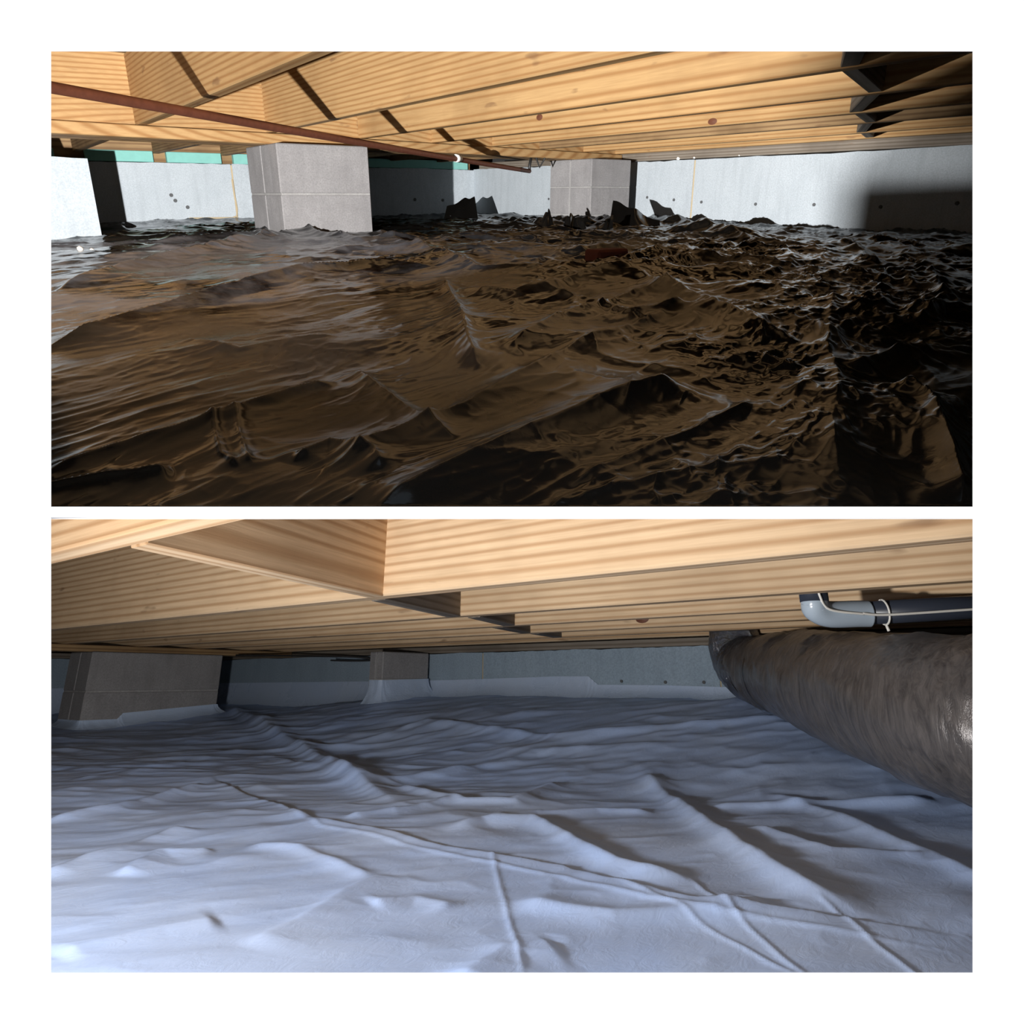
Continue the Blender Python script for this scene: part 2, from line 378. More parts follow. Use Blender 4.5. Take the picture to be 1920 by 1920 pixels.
# sill plates and rim insulation
def board(a, b, mat, c=.0025): return MB().box(a, b, c)
o = board((XW-.012, -1.0, .199), (XW+.145, YW-.1, .246), None).build('sill_plate', M['greyY'], room=UP, origin=(XW, 2, .2))
tag(o, 'grey weathered sill plate along the top of the upper right wall', 'sill plate')
for k, (y, r) in enumerate([(2.98,.010),(2.86,.006),(2.55,.004),(3.32,.006)]):
    mb = MB(); mb.tube([(XW-.012, y - r, .2), (XW-.014, y, .204), (XW-.012, y + r, .2)], [r*.6, r, r*.6], 8)
    tag(mb.build('foam_blob', M['foam'], room=UP, origin=(XW-.01, y, .2), smooth=True),
        ['largest white foam blob on the upper sill', 'small white foam blob beside the wall joint on the sill', 'tiny foam blob rightmost on the upper sill', 'foam blob on the sill above the far pier'][k], 'foam', 'foam blobs along the upper sill')
for k, (x0, x1) in enumerate([(-.95,-.05),(.02,.46),(.62,1.0),(1.08,1.42),(1.5,3.4)]):
    o = board((x0, YW+.01, .197), (x1, YW+.05, .262), None).build('foam_board', M['teal'], room=UP, origin=(x0, YW, .2))
    tag(o, ['teal foam board above the white pilaster', 'teal foam board in the shadow right of the pilaster', 'teal foam board above the lit wall, left of its middle', 'teal foam board just left of the near pier', 'long teal foam board running behind the pipe to the corner'][k], 'foam board', 'teal foam boards on the upper left wall')
mb = MB(); r = random.Random(2); vs = []; fs = []
for i in range(9):
    for j in range(4):
        vs.append((-.22 + i*.062, 3.63 + j*.05 + r.uniform(-.01,.01), .150 + .05*math.sin(j*1.1)*(.4+.6*math.sin(i*.8+1)**2) + r.uniform(0,.012)))
for i in range(8):
    for j in range(3): fs.append((i*4+j, (i+1)*4+j, (i+1)*4+j+1, i*4+j+1))
mb.add(vs, fs)
for i in range(8): mb.add([vs[i*4], vs[(i+1)*4], (vs[(i+1)*4][0], 3.63, .146), (vs[i*4][0], 3.63, .146)], [(0,3,2,1)])
tag(mb.build('insulation_scrap', M['foam'], room=UP, origin=(.1, 3.7, .15), smooth=True), 'torn pale insulation scrap on top of the white pilaster', 'insulation')

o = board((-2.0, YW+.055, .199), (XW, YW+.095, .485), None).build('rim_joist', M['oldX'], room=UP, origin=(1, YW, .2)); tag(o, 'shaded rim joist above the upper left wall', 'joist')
# girder with its ledger strip (runs along x, slightly out of square)
def gy(x, k=.13): return 3.03 + k*(x - .3)
def skew_board(x0, x1, d0, d1, z0, z1, k=.13, n=10, c=.003):
    mb = MB(); vs = []; fs = []
    prof = [(d0, z0+c),(d0+c, z0),(d1-c, z0),(d1, z0+c),(d1, z1-c),(d1-c, z1),(d0+c, z1),(d0, z1-c)]
    for i in range(n+1):
        x = x0 + (x1-x0)*i/n; w = .0022*math.sin(i*2.1 + d0*40)
        for (d, z) in prof: vs.append((x, gy(x, k) + d + w, z))
    for i in range(n):
        for q in range(8): fs.append((i*8+q, (i+1)*8+q, (i+1)*8+(q+1) % 8, i*8+(q+1) % 8))
    fs += [tuple(range(8)), tuple(n*8+q for q in reversed(range(8)))]
    mb.add(vs, fs); return mb
G = thing('girder', 'long pine girder on block piers above the black sheet', 'girder', UP, (1.5, 3.2, .2))
part('girder_ply', skew_board(-1.5, XW, .045, .083, .2, .485), M['pineX'], G)
part('girder_ply', skew_board(-1.5, XW, .085, .123, .2, .485), M['oldX'], G)
part('girder_ply', skew_board(-1.5, XW, .125, .163, .2, .485), M['oldX'], G)
part('girder_ply', skew_board(-1.5, XW, .165, .203, .2, .485), M['oldX'], G)
part('ledger_strip', skew_board(-1.5, XW-.02, .205, .25, .2, .242), M['pineX'], G)
part('ledger_strip', skew_board(-1.5, XW-.02, .003, .043, .2, .242), M['pineX'], G)

# floor joists (run along y from the girder to the viewer)
def joist_mb(x, y0, y1, z0, h=.235, th=.038, c=.003, seed=0, n=14, bow=.004):
    r = random.Random(seed); mb = MB(); vs = []; fs = []
    ph, am = r.uniform(0, 6), r.uniform(.3, 1)*bow
    prof = [(0, z0+c),(c, z0),(th-c, z0),(th, z0+c),(th, z0+h-c),(th-c, z0+h),(c, z0+h),(0, z0+h-c)]
    for i in range(n+1):
        t = i/n; y = y0 + (y1-y0)*t; w = am*math.sin(t*3.2+ph)
        for (d, z) in prof: vs.append((x + d + w, y, z + (am*.5*math.sin(t*4+ph) if z < z0 + .1 else 0)))
    for i in range(n):
        for q in range(8): fs.append((i*8+q, i*8+(q+1) % 8, (i+1)*8+(q+1) % 8, (i+1)*8+q))
    fs += [tuple(reversed(range(8))), tuple(n*8+q for q in range(8))]
    mb.add(vs, fs); return mb
def knot(parent, x, y, z, ry, rz):
    n = 12; vs = [(x - .0045, y, z)] + [(x - .0015, y + ry*math.cos(2*math.pi*k/n), z + rz*math.sin(2*math.pi*k/n)) for k in range(n)] + [(x + .004, y + ry*1.2*math.cos(2*math.pi*k/n), z + rz*1.2*math.sin(2*math.pi*k/n)) for k in range(n)]
    fs = [(0, 1+(k+1) % n, 1+k) for k in range(n)] + [(1+k, 1+(k+1) % n, 1+n+(k+1) % n, 1+n+k) for k in range(n)]
    part('knot', MB().add(vs, fs), M['knot'], parent, 'dark red brown knot')
M['knot'] = plain('knot_wood', (.13,.045,.022), .6, var=.4, scale=120)
JX = [.555, 1.06, 1.51, 1.93, 2.335, 2.70, 3.09, 3.405]
JL = ['nearest pine floor joist over the black sheet, at upper left with the pipe below', 'second pine joist from upper left, its lower edge running to the top of the picture',
      'third pine joist over the black sheet, broad and lightly stained', 'fourth pine joist over the black sheet, with a knot near the middle',
      'fifth pine joist over the black sheet, with a dark red knot at its lower edge', 'sixth pine joist over the black sheet, brown stained', 'seventh pine joist over the black sheet, a thin strip above the right wall', 'band joist standing on the sill of the upper right wall']
ymin = lambda x: max(-.9, (.66 - .562*x)/.759)
for i, x in enumerate(JX):
    mat = M['pineY'] if i not in (5,) else M['oldY']
    o = joist_mb(x, ymin(x), gy(x) + .042, .247, seed=i+1).build('floor_joist', mat, room=UP, origin=(x, 1.5, .247))
    tag(o, JL[i], 'joist', 'floor joists over the black sheet')
    if i == 3: knot(o, x, 2.417, .297, .020, .012)
    if i == 4: knot(o, x, 1.868, .263, .022, .012)
FX = [-.35, .12, .56, 1.0, 1.42, 1.84, 2.27, 2.68, 3.1]
FL = ['joist beyond the girder, above the torn insulation', 'joist beyond the girder over the pilaster edge', 'joist beyond the girder in the shadow right of the pilaster', 'joist beyond the girder with a brown stain, left of the near pier',
      'joist beyond the girder just behind the near pier', 'first joist beyond the girder right of the near pier', 'second joist beyond the girder right of the near pier', 'joist beyond the girder above the dark left wall', 'joist beyond the girder nearest the wall corner']
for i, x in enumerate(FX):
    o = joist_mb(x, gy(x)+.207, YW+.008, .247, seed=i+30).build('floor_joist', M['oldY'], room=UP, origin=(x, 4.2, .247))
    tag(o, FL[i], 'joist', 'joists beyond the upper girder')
# staggered blocking between the joists
def skew_block(x0, y0, x1, y1, z0, z1, th=.036):
    k = (y1-y0)/(x1-x0); oy = th*math.sqrt(1+k*k); mb = MB(); c = .002      # ends cut parallel to the joists
    prof = [(0, z0+c),(c, z0),(oy-c, z0),(oy, z0+c),(oy, z1),(0, z1)]
    vs = [(x, y + d, z) for (x, y) in ((x0,y0),(x1,y1)) for (d, z) in prof]; n = 6
    fs = [(q, n+q, n+(q+1) % n, (q+1) % n) for q in range(n)] + [tuple(range(n)), tuple(n+q for q in reversed(range(n)))]
    return mb.add(vs, fs)
BL = ['grey blocking piece nearest the viewer at upper right', 'second grey blocking piece from the viewer between upper joists', 'third grey blocking piece between the upper joists', 'fourth grey blocking piece between the upper joists', 'fifth grey blocking piece between the upper joists', 'last grey blocking piece beside the upper right wall']
by = lambda x: .845 + .525*(x - 1.55) + .03*math.sin(x*9)
for i in range(1, 7):
    x0, x1 = JX[i] + .042, JX[i+1] - .004
    o = skew_block(x0, by(x0), x1, by(x1), .249, .484).build('blocking', M['greyX'], room=UP, origin=(x0, by(x0), .25), rot=math.atan2(by(x1)-by(x0), x1-x0))
    tag(o, BL[i-1], 'blocking', 'blocking between the upper joists')

# hood added out of view beside the lamp, cut to shade the right side
mb = MB(); vs = []; R_ = .16
edge = [(12.5,-50),(12.5,-8),(12.5,2.0),(11,2.6),(3,3.0),(-2,3.1),(-2,3.6),(12,4.2),(8.5,6.0),(-1.5,8.4),(-12.5,12),(-34,17)]
for rr in (R_, R_ + .002):
    for az, el in edge + [(-85, e) for az, e in reversed(edge)]:
        az, el = math.radians(az), math.radians(el); vs.append((LAMP_U[0] + rr*math.cos(el)*math.cos(az), LAMP_U[1] + rr*math.cos(el)*math.sin(az), LAMP_U[2] + rr*math.sin(el)))
ne = len(edge); n2 = 2*ne; fs = []
for i in range(ne - 1):
    a_, b2 = i, i + 1; c2, d2 = n2 - 2 - i, n2 - 1 - i
    fs += [(a_, b2, c2, d2), (n2+d2, n2+c2, n2+b2, n2+a_)]
for i in range(n2): fs.append(((i+1) % n2, i, n2+i, n2+(i+1) % n2))
mb.add(vs, fs)
WL = thing('light_baffle', 'added light-shaping black hood standing on the black sheet at far left', 'lamp', UP, (LAMP_U[0]-.05, LAMP_U[1]-.05, -.2))
part('baffle', mb, M['strap'], WL)
lx, ly, lz = LAMP_U
part('dummy_head', MB().tube([(lx-.075, ly-.055, lz), (lx-.04, ly-.03, lz), (lx-.016, ly-.012, lz)], [.018, .03, .034], 16), M['strap'], WL, smooth=True)  # added lamp-like mount, only dressing for the shading plate
part('baffle_arm', MB().tube([(lx-.05, ly-.04, lz+.02), (lx-.02, ly-.10, lz+.02), (lx+.02, ly-.155, lz+.02)], .006, 8), M['strap'], WL, smooth=True)
part('stand', MB().tube([(lx-.055, ly-.042, lz-.02), (lx-.055, ly-.042, -.205)], .008, 10), M['strap'], WL, smooth=True)
part('base', MB().tube([(lx-.055, ly-.042, -.215), (lx-.055, ly-.042, -.195), (lx-.055, ly-.042, -.188)], [.07, .07, .05], 20), M['strap'], WL, smooth=True)

# block piers
def block(parent, a, b, mat=None, c=.004):
    part('concrete_block', MB().box(a, b, c), mat or M['block'], parent)
def pier(room, label, x0, y0, x1, y1, ztop, ch, courses, j=.006, split='y'):
    P = thing('block_pier', label, 'pier', room, ((x0+x1)/2, (y0+y1)/2, ztop - ch*courses), None)
    for k in range(courses):
        z1 = ztop - ch*k; z0 = z1 - ch + j
        if k == 0: z1 = ztop
        if (split == 'y') or (split == 'alt' and k % 2 == 0):
            ym = (y0+y1)/2
            block(P, (x0, y0, z0), (x1, ym - j/2, z1)); block(P, (x0, ym + j/2, z0), (x1, y1, z1))
        else:
            xm = (x0+x1)/2
            block(P, (x0, y0, z0), (xm - j/2, y1, z1)); block(P, (xm + j/2, y0, z0), (x1, y1, z1))
    part('mortar', MB().box((x0+.0025, y0+.0025, ztop - ch*courses), (x1-.0025, y1-.0025, ztop-.01)), M['mortar'], P)
    return P
pier(UP, 'near grey concrete block pier under the girder above the black sheet', 1.044, 3.02, 1.45, 3.42, .199, .2, 3)
pier(UP, 'far grey concrete block pier by the upper right wall', 2.965, 3.22, 3.29, 3.60, .199, .16, 3)

# copper pipe with clip and bracket
a, b_ = Vector((.149, 1.735, .2005)), Vector((2.63, 3.381, .128))
P = thing('copper_pipe', 'long thin brown copper pipe slanting below the joists', 'pipe', UP, tuple(a.lerp(b_, .5)))
a0 = a + (a - b_)*.12
part('pipe_run', MB().tube([a0.lerp(b_, t/16) - Vector((0,0,.004*math.sin(t/16*math.pi))) for t in range(17)], .0115, 14), M['copper'], P, smooth=True)
part('pipe_drop', MB().tube([b_ + Vector((-.003,-.003,-.008)), b_ + Vector((0,.0,.03)), b_ + Vector((.01,.0,.07))], .008, 10), M['wire'], P, smooth=True)
cp = a.lerp(b_, .66)
part('coupling', MB().tube([cp - (b_-a).normalized()*.022, cp + (b_-a).normalized()*.022], .0165, 12), M['foam'], P, 'white clip on the pipe', smooth=True)
part('bracket', MB().tube([b_ + Vector((.03,-.02,.075)), b_ + Vector((.05,-.03,.02)), b_ + Vector((.075,-.045,.07))], .006, 8), M['wire'], P)

# ------------------------------------------------------------------ plastic films
def perlin(x, y, seed):
    rs = np.random.RandomState(seed); perm = rs.permutation(512).astype(np.int64)
    ang = rs.rand(512)*2*np.pi; gx, gy_ = np.cos(ang), np.sin(ang)
    xi = np.floor(x).astype(np.int64); yi = np.floor(y).astype(np.int64); xf = x - xi; yf = y - yi
    u = xf*xf*xf*(xf*(xf*6-15)+10); v = yf*yf*yf*(yf*(yf*6-15)+10)
    def g(i, j):
        h = perm[(perm[(xi+i) & 511] + yi + j) & 511]; return gx[h]*(xf-i) + gy_[h]*(yf-j)
    a = g(0,0); b = g(1,0); c = g(0,1); d = g(1,1)
    return (a + u*(b-a)) + v*((c + u*(d-c)) - (a + u*(b-a)))
def fbm(x, y, seed, octv=4, gain=.5):
    s = 0; a = 1
    for o in range(octv): s = s + a*perlin(x*2**o, y*2**o, seed+o); a *= gain
    return s
def ridged(x, y, seed, octv=3, gain=.5):
    s = 0; a = 1
    for o in range(octv): s = s + a*(1 - np.abs(perlin(x*2**o, y*2**o, seed+o))*2.2)**2; a *= gain
    return s
def sstep(a, b, x):
    t = np.clip((x-a)/(b-a), 0, 1); return t*t*(3-2*t)
def fold(x, y, pts, h, w1, w2, p=1.0, ends=.12):
    """a crease or fold running along a line on the floor; w1 and w2 are its widths left and right of the line"""
    best = np.full(x.shape, 1e9); sgn = np.zeros(x.shape); tt = np.zeros(x.shape)
    L = [0]
    for k in range(len(pts)-1): L.append(L[-1] + math.dist(pts[k], pts[k+1]))
    for k in range(len(pts)-1):
        (ax, ay), (bx_, by_) = pts[k], pts[k+1]; dx, dy = bx_-ax, by_-ay; l2 = dx*dx+dy*dy
        t = np.clip(((x-ax)*dx + (y-ay)*dy)/l2, 0, 1); qx = x - (ax + t*dx); qy = y - (ay + t*dy)
        d = np.hypot(qx, qy); m = d < best
        best = np.where(m, d, best); sgn = np.where(m, dx*qy - dy*qx, sgn); tt = np.where(m, (L[k] + t*(L[k+1]-L[k]))/L[-1], tt)
    w = np.where(sgn > 0, w1, w2); e = sstep(0, ends, tt)*sstep(0, ends, 1-tt)
    return h*np.exp(-(best/w)**p)*(e*.9 + .1*(ends <= 0))
def film_grid(name, room, er, ef, b0, b1, rows, cols, xmax, ymax, zfun, mat, spread=.80, pad=.06, cut=None):
    bb = b0*(b1/b0)**np.linspace(0, 1, rows); tt = np.linspace(-1, 1, cols)
    B, TT = np.meshgrid(bb, tt, indexing='ij'); A = TT*(B*spread + pad)
    X = er[0]*A + ef[0]*B; Y = er[1]*A + ef[1]*B
    out = (X > xmax) | (Y > ymax)
    if cut is not None: out |= cut(X, Y)
    X = np.minimum(X, xmax); Y = np.minimum(Y, ymax)
    Z = zfun(X, Y)
    ax = np.array(room.to_3x3())
    wy = ax[1,0]*X + ax[1,1]*Y + ax[1,2]*Z; wz_ = ax[2,0]*X + ax[2,1]*Y + ax[2,2]*Z
    out |= (wy < D + T + .0015)
    idx = np.arange(rows*cols).reshape(rows, cols)
    F = np.stack([idx[:-1,:-1], idx[:-1,1:], idx[1:,1:], idx[1:,:-1]], -1).reshape(-1, 4)
    o4 = out.reshape(-1)[F].all(1); F = F[~o4]
    used = np.unique(F); remap = np.full(rows*cols, -1); remap[used] = np.arange(len(used)); F = remap[F]
    co = np.stack([X, Y, Z], -1).reshape(-1, 3)[used]
    o0 = np.array([1.5, 2.0, -.2]); co = co - o0
    me = bpy.data.meshes.new(name); me.vertices.add(len(co)); me.vertices.foreach_set('co', co.ravel())
    me.loops.add(F.size); me.loops.foreach_set('vertex_index', F.ravel().astype(np.int32))
    me.polygons.add(len(F)); me.polygons.foreach_set('loop_start', np.arange(0, F.size, 4, dtype=np.int32))
    me.update(calc_edges=True); me.polygons.foreach_set('use_smooth', np.ones(len(F), bool)); me.materials.append(mat)
    return link(name, me, None, room, Vector(o0))

FU = [
    ([(0.136, 0.348), (0.233, 0.383), (0.328, 0.414), (0.451, 0.448), (0.584, 0.471)], 0.024, 0.05, 0.03),
    ([(0.016, 1.056), (0.169, 1.217), (0.39, 1.419), (0.564, 1.573), (0.766, 1.609), (0.903, 1.507)], 0.026, 0.022, 0.06),
    ([(0.039, 1.48), (0.365, 2.03), (0.836, 2.626), (1.18, 3.168)], 0.03, 0.03, 0.07),
    ([(-0.009, 0.569), (0.088, 0.61), (0.18, 0.653), (0.284, 0.693)], 0.012, 0.012, 0.018),
    ([(-0.005, 0.542), (0.039, 0.533), (0.083, 0.526)], 0.01, 0.012, 0.012),
    ([(0.799, 1.335), (0.62, 0.983), (0.486, 0.75), (0.415, 0.62)], 0.016, 0.014, 0.03),
    ([(0.319, 0.743), (0.302, 0.665), (0.28, 0.522), (0.267, 0.431)], 0.01, 0.012, 0.02),
    ([(0.491, 0.685), (0.686, 0.804), (0.937, 0.904), (1.294, 1.006)], 0.016, 0.02, 0.02),
    ([(0.865, 1.097), (0.858, 0.962), (0.807, 0.777), (0.955, 0.771)], 0.016, 0.016, 0.03),
    ([(0.142, 0.436), (0.213, 0.469), (0.327, 0.507), (0.581, 0.648), (0.879, 0.762)], 0.014, 0.015, 0.02),
    ([(1.198, 1.143), (0.987, 0.785), (0.852, 0.572), (0.803, 0.454)], 0.016, 0.018, 0.022),
    ([(0.676, 0.493), (0.719, 0.479), (0.698, 0.41)], 0.01, 0.01, 0.012),
    ([(0.146, 0.671), (0.129, 0.597), (0.119, 0.541), (0.122, 0.495)], 0.006, 0.006, 0.006),
    ([(0.163, 0.659), (0.145, 0.585), (0.134, 0.529), (0.13, 0.497)], 0.006, 0.006, 0.006),
    ([(0.153, 0.487), (0.192, 0.501), (0.204, 0.449), (0.194, 0.412)], 0.01, 0.012, 0.012),
    ([(0.29, 0.33), (0.366, 0.343), (0.442, 0.357), (0.582, 0.382)], 0.008, 0.008, 0.012),
    ([(0.249, 0.313), (0.388, 0.3), (0.47, 0.266)], 0.006, 0.012, 0.012),
    ([(0.745, 0.375), (0.866, 0.388), (0.914, 0.372)], 0.018, 0.02, 0.02),
    ([(0.734, 0.323), (0.679, 0.267), (0.547, 0.193), (0.457, 0.146)], 0.022, 0.02, 0.02),
    ([(1.451, 0.715), (1.742, 0.74), (1.267, 0.504), (1.014, 0.452)], 0.016, 0.014, 0.02),
    ([(1.27, 0.702), (0.884, 0.487), (0.685, 0.359), (0.548, 0.286), (0.411, 0.199)], 0.014, 0.03, 0.03),
    ([(0.19, 1.031), (0.24, 0.909), (0.325, 0.931), (0.394, 0.928)], 0.006, 0.02, 0.02),
    ([(4.42, 4.443), (2.842, 2.369), (2.069, 1.429), (2.403, 1.36)], 0.035, 0.06, 0.05),
    ([(0.754, 1.238), (0.771, 1.042), (1.038, 1.148), (1.574, 1.23), (1.637, 1.0)], 0.018, 0.03, 0.03),
    ([(1.347, 2.806), (1.082, 1.896), (0.935, 1.39), (1.137, 1.24), (1.731, 1.415), (2.172, 1.089)], 0.02, 0.04, 0.05),
    ([(0.291, 2.586), (0.555, 2.728), (0.913, 2.989), (1.291, 3.757), (1.278, 3.604), (1.093, 2.757), (1.084, 2.262)], 0.028, 0.03, 0.04)]
def creases(x, y, seed, w):
    """long thin ridges along the level lines of a noise, broken into lengths"""
    n = perlin(x, y, seed) + .35*perlin(x*2.1, y*2.1, seed+1)
    return np.exp(-(np.abs(n)/w)**1.15)*sstep(-.15, .35, perlin(x*.8 + 7, y*.8, seed+2) + .12)
MAIN = 12
def crumple(x, y, seed, n, lo, hi, amp):
    """sum of folded planes in several directions: straight creases with flat facets between, as in stiff film"""
    r = random.Random(seed); z = 0
    for i in range(n):
        an = math.radians(MAIN + 90) + r.uniform(-.75, .75)*(1 if i % 3 else 2); wl = lo*(hi/lo)**(i/max(1, n-1)); ph = r.uniform(0, 9)
        t = (x*math.cos(an) + y*math.sin(an))/wl + ph + .35*fbm(x*1.1/wl*.4, y*1.1/wl*.4, seed+i, 2)
        tri = np.abs((t % 1.0) - .5)*2
        m = sstep(-.2, .3, perlin(x*.35/wl + i*3, y*.35/wl, seed + 40 + i))
        z = z + amp*(wl/hi)**.9*(tri - .4)*m
    return z
def z_up(x, y):
    b = x*UF[0] + y*UF[1]; a = x*UR[0] + y*UR[1]
    near = 1 - sstep(.5, 2.2, b)
    z = -.166 - .030*near - .02*sstep(.9, .3, x)*sstep(2.8, 3.6, y)
    wxx = x + .06*fbm(x*3, y*3, 90, 2); wyy = y + .06*fbm(x*3, y*3, 95, 2)
    z = z + .012*fbm(wxx*2.2, wyy*2.2, 11, 2, .3)*(.5 + .5*sstep(.4, 1.5, b))
    # crumple: strong in the middle and to the right, faint on the taut left part
    crump = .2 + .8*sstep(-.35, .25, a/(b+.1) + .35*fbm(x*1.3, y*1.3, 70, 2))
    u = wxx*.82 + wyy*.57; v = -wxx*.57 + wyy*.82
    s = np.clip(b, .45, 2.4)
    z = z + crump*(.35 + .5*s)*(.0050*creases(u*3.4, v*5.2, 21, .10) + .0030*creases(u*6.5 + 3, v*10, 41, .12))
    z = z + (.25 + .75*crump)*crumple(wxx, wyy, 500, 9, .07, .44, .022)*(.35 + .65*sstep(.6, 1.7, b))
    z = z + (.4 + .6*crump)*(1 + 2.0*sstep(.05, .3, a/(b+.1)))*(.0020*creases(u*13, v*22, 51, .16) + .0011*creases(u*29, v*42, 53, .2))*sstep(-.25, .3, fbm(x*2.5, y*2.5, 61, 2) + .1)
    c_, s_ = math.cos(math.radians(MAIN + 10)), math.sin(math.radians(MAIN + 10)); p_ = wxx*c_ + wyy*s_; q_ = -wxx*s_ + wyy*c_
    z = z + (.5 + .7*crump)*(.0016*creases(p_*3.0, q_*26, 251, .16) + .0008*creases(p_*9 + 2, q_*55, 261, .25) + .0016*creases(p_*9, q_*15, 271, .2))
    z = z + sstep(1.6, 2.8, b)*(.016*creases(a*2.2, b*3.4, 77, .12) + .008*creases(a*4.5, b*7, 87, .14))
    for pts, h, w1, w2 in FU: z = z + fold(x, y, pts, h, w1, w2)
    z = z + .010*sstep(.15, .5, a/(b+.1))*sstep(.7, 1.1, b)*sstep(2.4, 1.5, b)*(creases(p_*6, q_*9, 281, .14) + .5*creases(p_*12, q_*20, 291, .16))
    # gathered against the far pier and the corner
    z = z + .045*np.exp(-(((x-2.75)/.35)**2 + ((y-3.0)/.3)**2))*(.4 + creases(x*7, y*7, 83, .3))
    # the sheet lies on the dividing plate where that is higher than the soil
    m = UP; zp = -((m[2][0] + SL_T*m[1][0])*x + (m[2][1] + SL_T*m[1][1])*y)/(m[2][2] + SL_T*m[1][2])
    return np.maximum(np.maximum(z, -.295), zp + .0015)
bf = film_grid('plastic_sheet', UP, UR, UF, .355, 6.2, 640, 760, XW-.006, YW-.006, z_up, M['blackfilm'],
               cut=lambda X, Y: (Y > 3.62) & (X < .42))
tag(bf, 'crumpled glossy black plastic sheet covering the upper crawl space floor', 'plastic sheet')

def flap(parent, base, top, seed, mat, n=14, m=10, amp=.02):
    """loose upstanding film between a base line and a top line"""
    r = random.Random(seed); mb = MB(); vs = []; fs = []
    def along(pl, t):
        s = t*(len(pl)-1); k = min(int(s), len(pl)-2); return Vector(pl[k]).lerp(Vector(pl[k+1]), s-k)
    ph = [r.uniform(0, 6) for _ in range(4)]
    for i in range(n+1):
        for j in range(m+1):
            t, u = i/n, j/m; p = along(base, t).lerp(along(top, t), u)
            w = amp*math.sin(t*9+ph[0]+u*2)*u + amp*.6*math.sin(t*17+ph[1])*math.sin(u*5+ph[2])*u
            vs.append(p + Vector((w*.6, w, amp*.3*math.sin(t*13+ph[3])*u)))
    for i in range(n):
        for j in range(m): fs.append((i*(m+1)+j, (i+1)*(m+1)+j, (i+1)*(m+1)+j+1, i*(m+1)+j+1))
    mb.add(vs, fs); return part('film_flap', mb, mat, parent, smooth=True)
ORI[bf.name] = tuple(UP.inverted() @ bf.matrix_world.translation)
flap(bf, [(2.5582, 4.232, -0.1604), (2.6454, 4.1674, -0.1604), (2.747, 4.0981, -0.1467)], [(2.703, 4.4226, -0.0818), (2.8179, 4.3624, -0.0249), (2.8739, 4.324, -0.0178)], 1, M["blackfilm"], amp=0.02)
flap(bf, [(2.5279, 2.6109, -0.1503), (2.6096, 2.5427, -0.1678), (2.7334, 2.4423, -0.1879)], [(2.7056, 2.7551, -0.0315), (2.7824, 2.681, -0.071), (2.8728, 2.5878, -0.1314)], 2, M["blackfilm"], amp=0.02)
flap(bf, [(2.1233, 2.5007, -0.183), (2.1696, 2.4615, -0.1944), (2.2387, 2.4123, -0.1898)], [(2.2345, 2.5888, -0.0944), (2.2611, 2.5743, -0.0826), (2.3026, 2.5127, -0.1534)], 3, M["blackfilm"], amp=0.02)
flap(bf, [(2.1528, 2.6937, -0.1438), (2.1809, 2.6677, -0.1557), (2.2125, 2.6464, -0.1509)], [(2.2561, 2.774, -0.0864), (2.2771, 2.7671, -0.0667), (2.2794, 2.7439, -0.116)], 4, M["blackfilm"], amp=0.015)
flap(bf, [(0.5418, 4.4395, -0.2369), (0.6356, 4.3724, -0.2314), (0.7504, 4.285, -0.2369)], [(0.5917, 4.556, -0.1873), (0.6807, 4.512, -0.137), (0.7583, 4.4277, -0.1985)], 5, M["blackfilm"], amp=0.02)
flap(bf, [(2.2781, 2.4558, -0.1743), (2.3153, 2.4232, -0.1859), (2.3573, 2.3972, -0.1743)], [(2.3676, 2.5316, -0.1509), (2.4204, 2.5091, -0.1126), (2.4484, 2.4957, -0.0958)], 6, M["blackfilm"], amp=0.02)

def on_sheet(x, y): return float(z_up(np.array([x]), np.array([y]))[0])
bx_, by_ = (1.326, 1.370); z = on_sheet(bx_, by_)
mb = MB().box((bx_-.055, by_-.03, z-.012), (bx_+.055, by_+.03, z+.022), .006)
tag(mb.build('brick_fragment', M['brick'], room=UP, origin=(bx_, by_, z)), 'dark red brick fragment on the black sheet before the far pier', 'brick')
for k, (x, y, r, lab) in enumerate([(.235, 2.47, .009, 'white foam crumb at the left edge of the black sheet'), (.262, 2.44, .006, 'smaller white foam crumb beside the one at the left edge')]):
    z = on_sheet(x, y); mb = MB(); mb.tube([(x, y, z - r*.3), (x + r*.1, y, z + r*.3), (x, y + r*.2, z + r*.9), (x + r*.2, y, z + r*1.3)], [r*.7, r, r*.9, r*.35], 9)
    tag(mb.build('foam_crumb', M['foam'], room=UP, origin=(x, y, z), smooth=True), lab, 'foam', 'foam crumbs on the black sheet')

# ================================================================== LOWER CRAWL SPACE
XL, YL = 2.32, 4.3
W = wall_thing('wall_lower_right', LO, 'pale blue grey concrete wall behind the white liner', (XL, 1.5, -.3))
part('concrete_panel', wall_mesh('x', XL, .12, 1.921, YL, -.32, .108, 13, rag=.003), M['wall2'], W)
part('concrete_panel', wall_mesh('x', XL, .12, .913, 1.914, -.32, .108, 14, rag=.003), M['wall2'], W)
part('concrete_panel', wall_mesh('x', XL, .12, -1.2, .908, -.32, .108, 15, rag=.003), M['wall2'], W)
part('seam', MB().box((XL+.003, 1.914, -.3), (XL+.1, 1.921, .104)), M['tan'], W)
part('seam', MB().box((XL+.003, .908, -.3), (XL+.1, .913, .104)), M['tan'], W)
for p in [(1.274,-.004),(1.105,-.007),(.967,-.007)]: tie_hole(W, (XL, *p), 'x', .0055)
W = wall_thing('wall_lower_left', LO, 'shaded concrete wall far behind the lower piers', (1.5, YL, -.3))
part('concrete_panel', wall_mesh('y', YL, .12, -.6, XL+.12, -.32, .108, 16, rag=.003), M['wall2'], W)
o = MB().box((XL+.004, -.9, .110), (XL+.11, YL-.05, .1365), .002).build('sill_plate', M['greyY'], room=LO, origin=(XL, 1, .11))
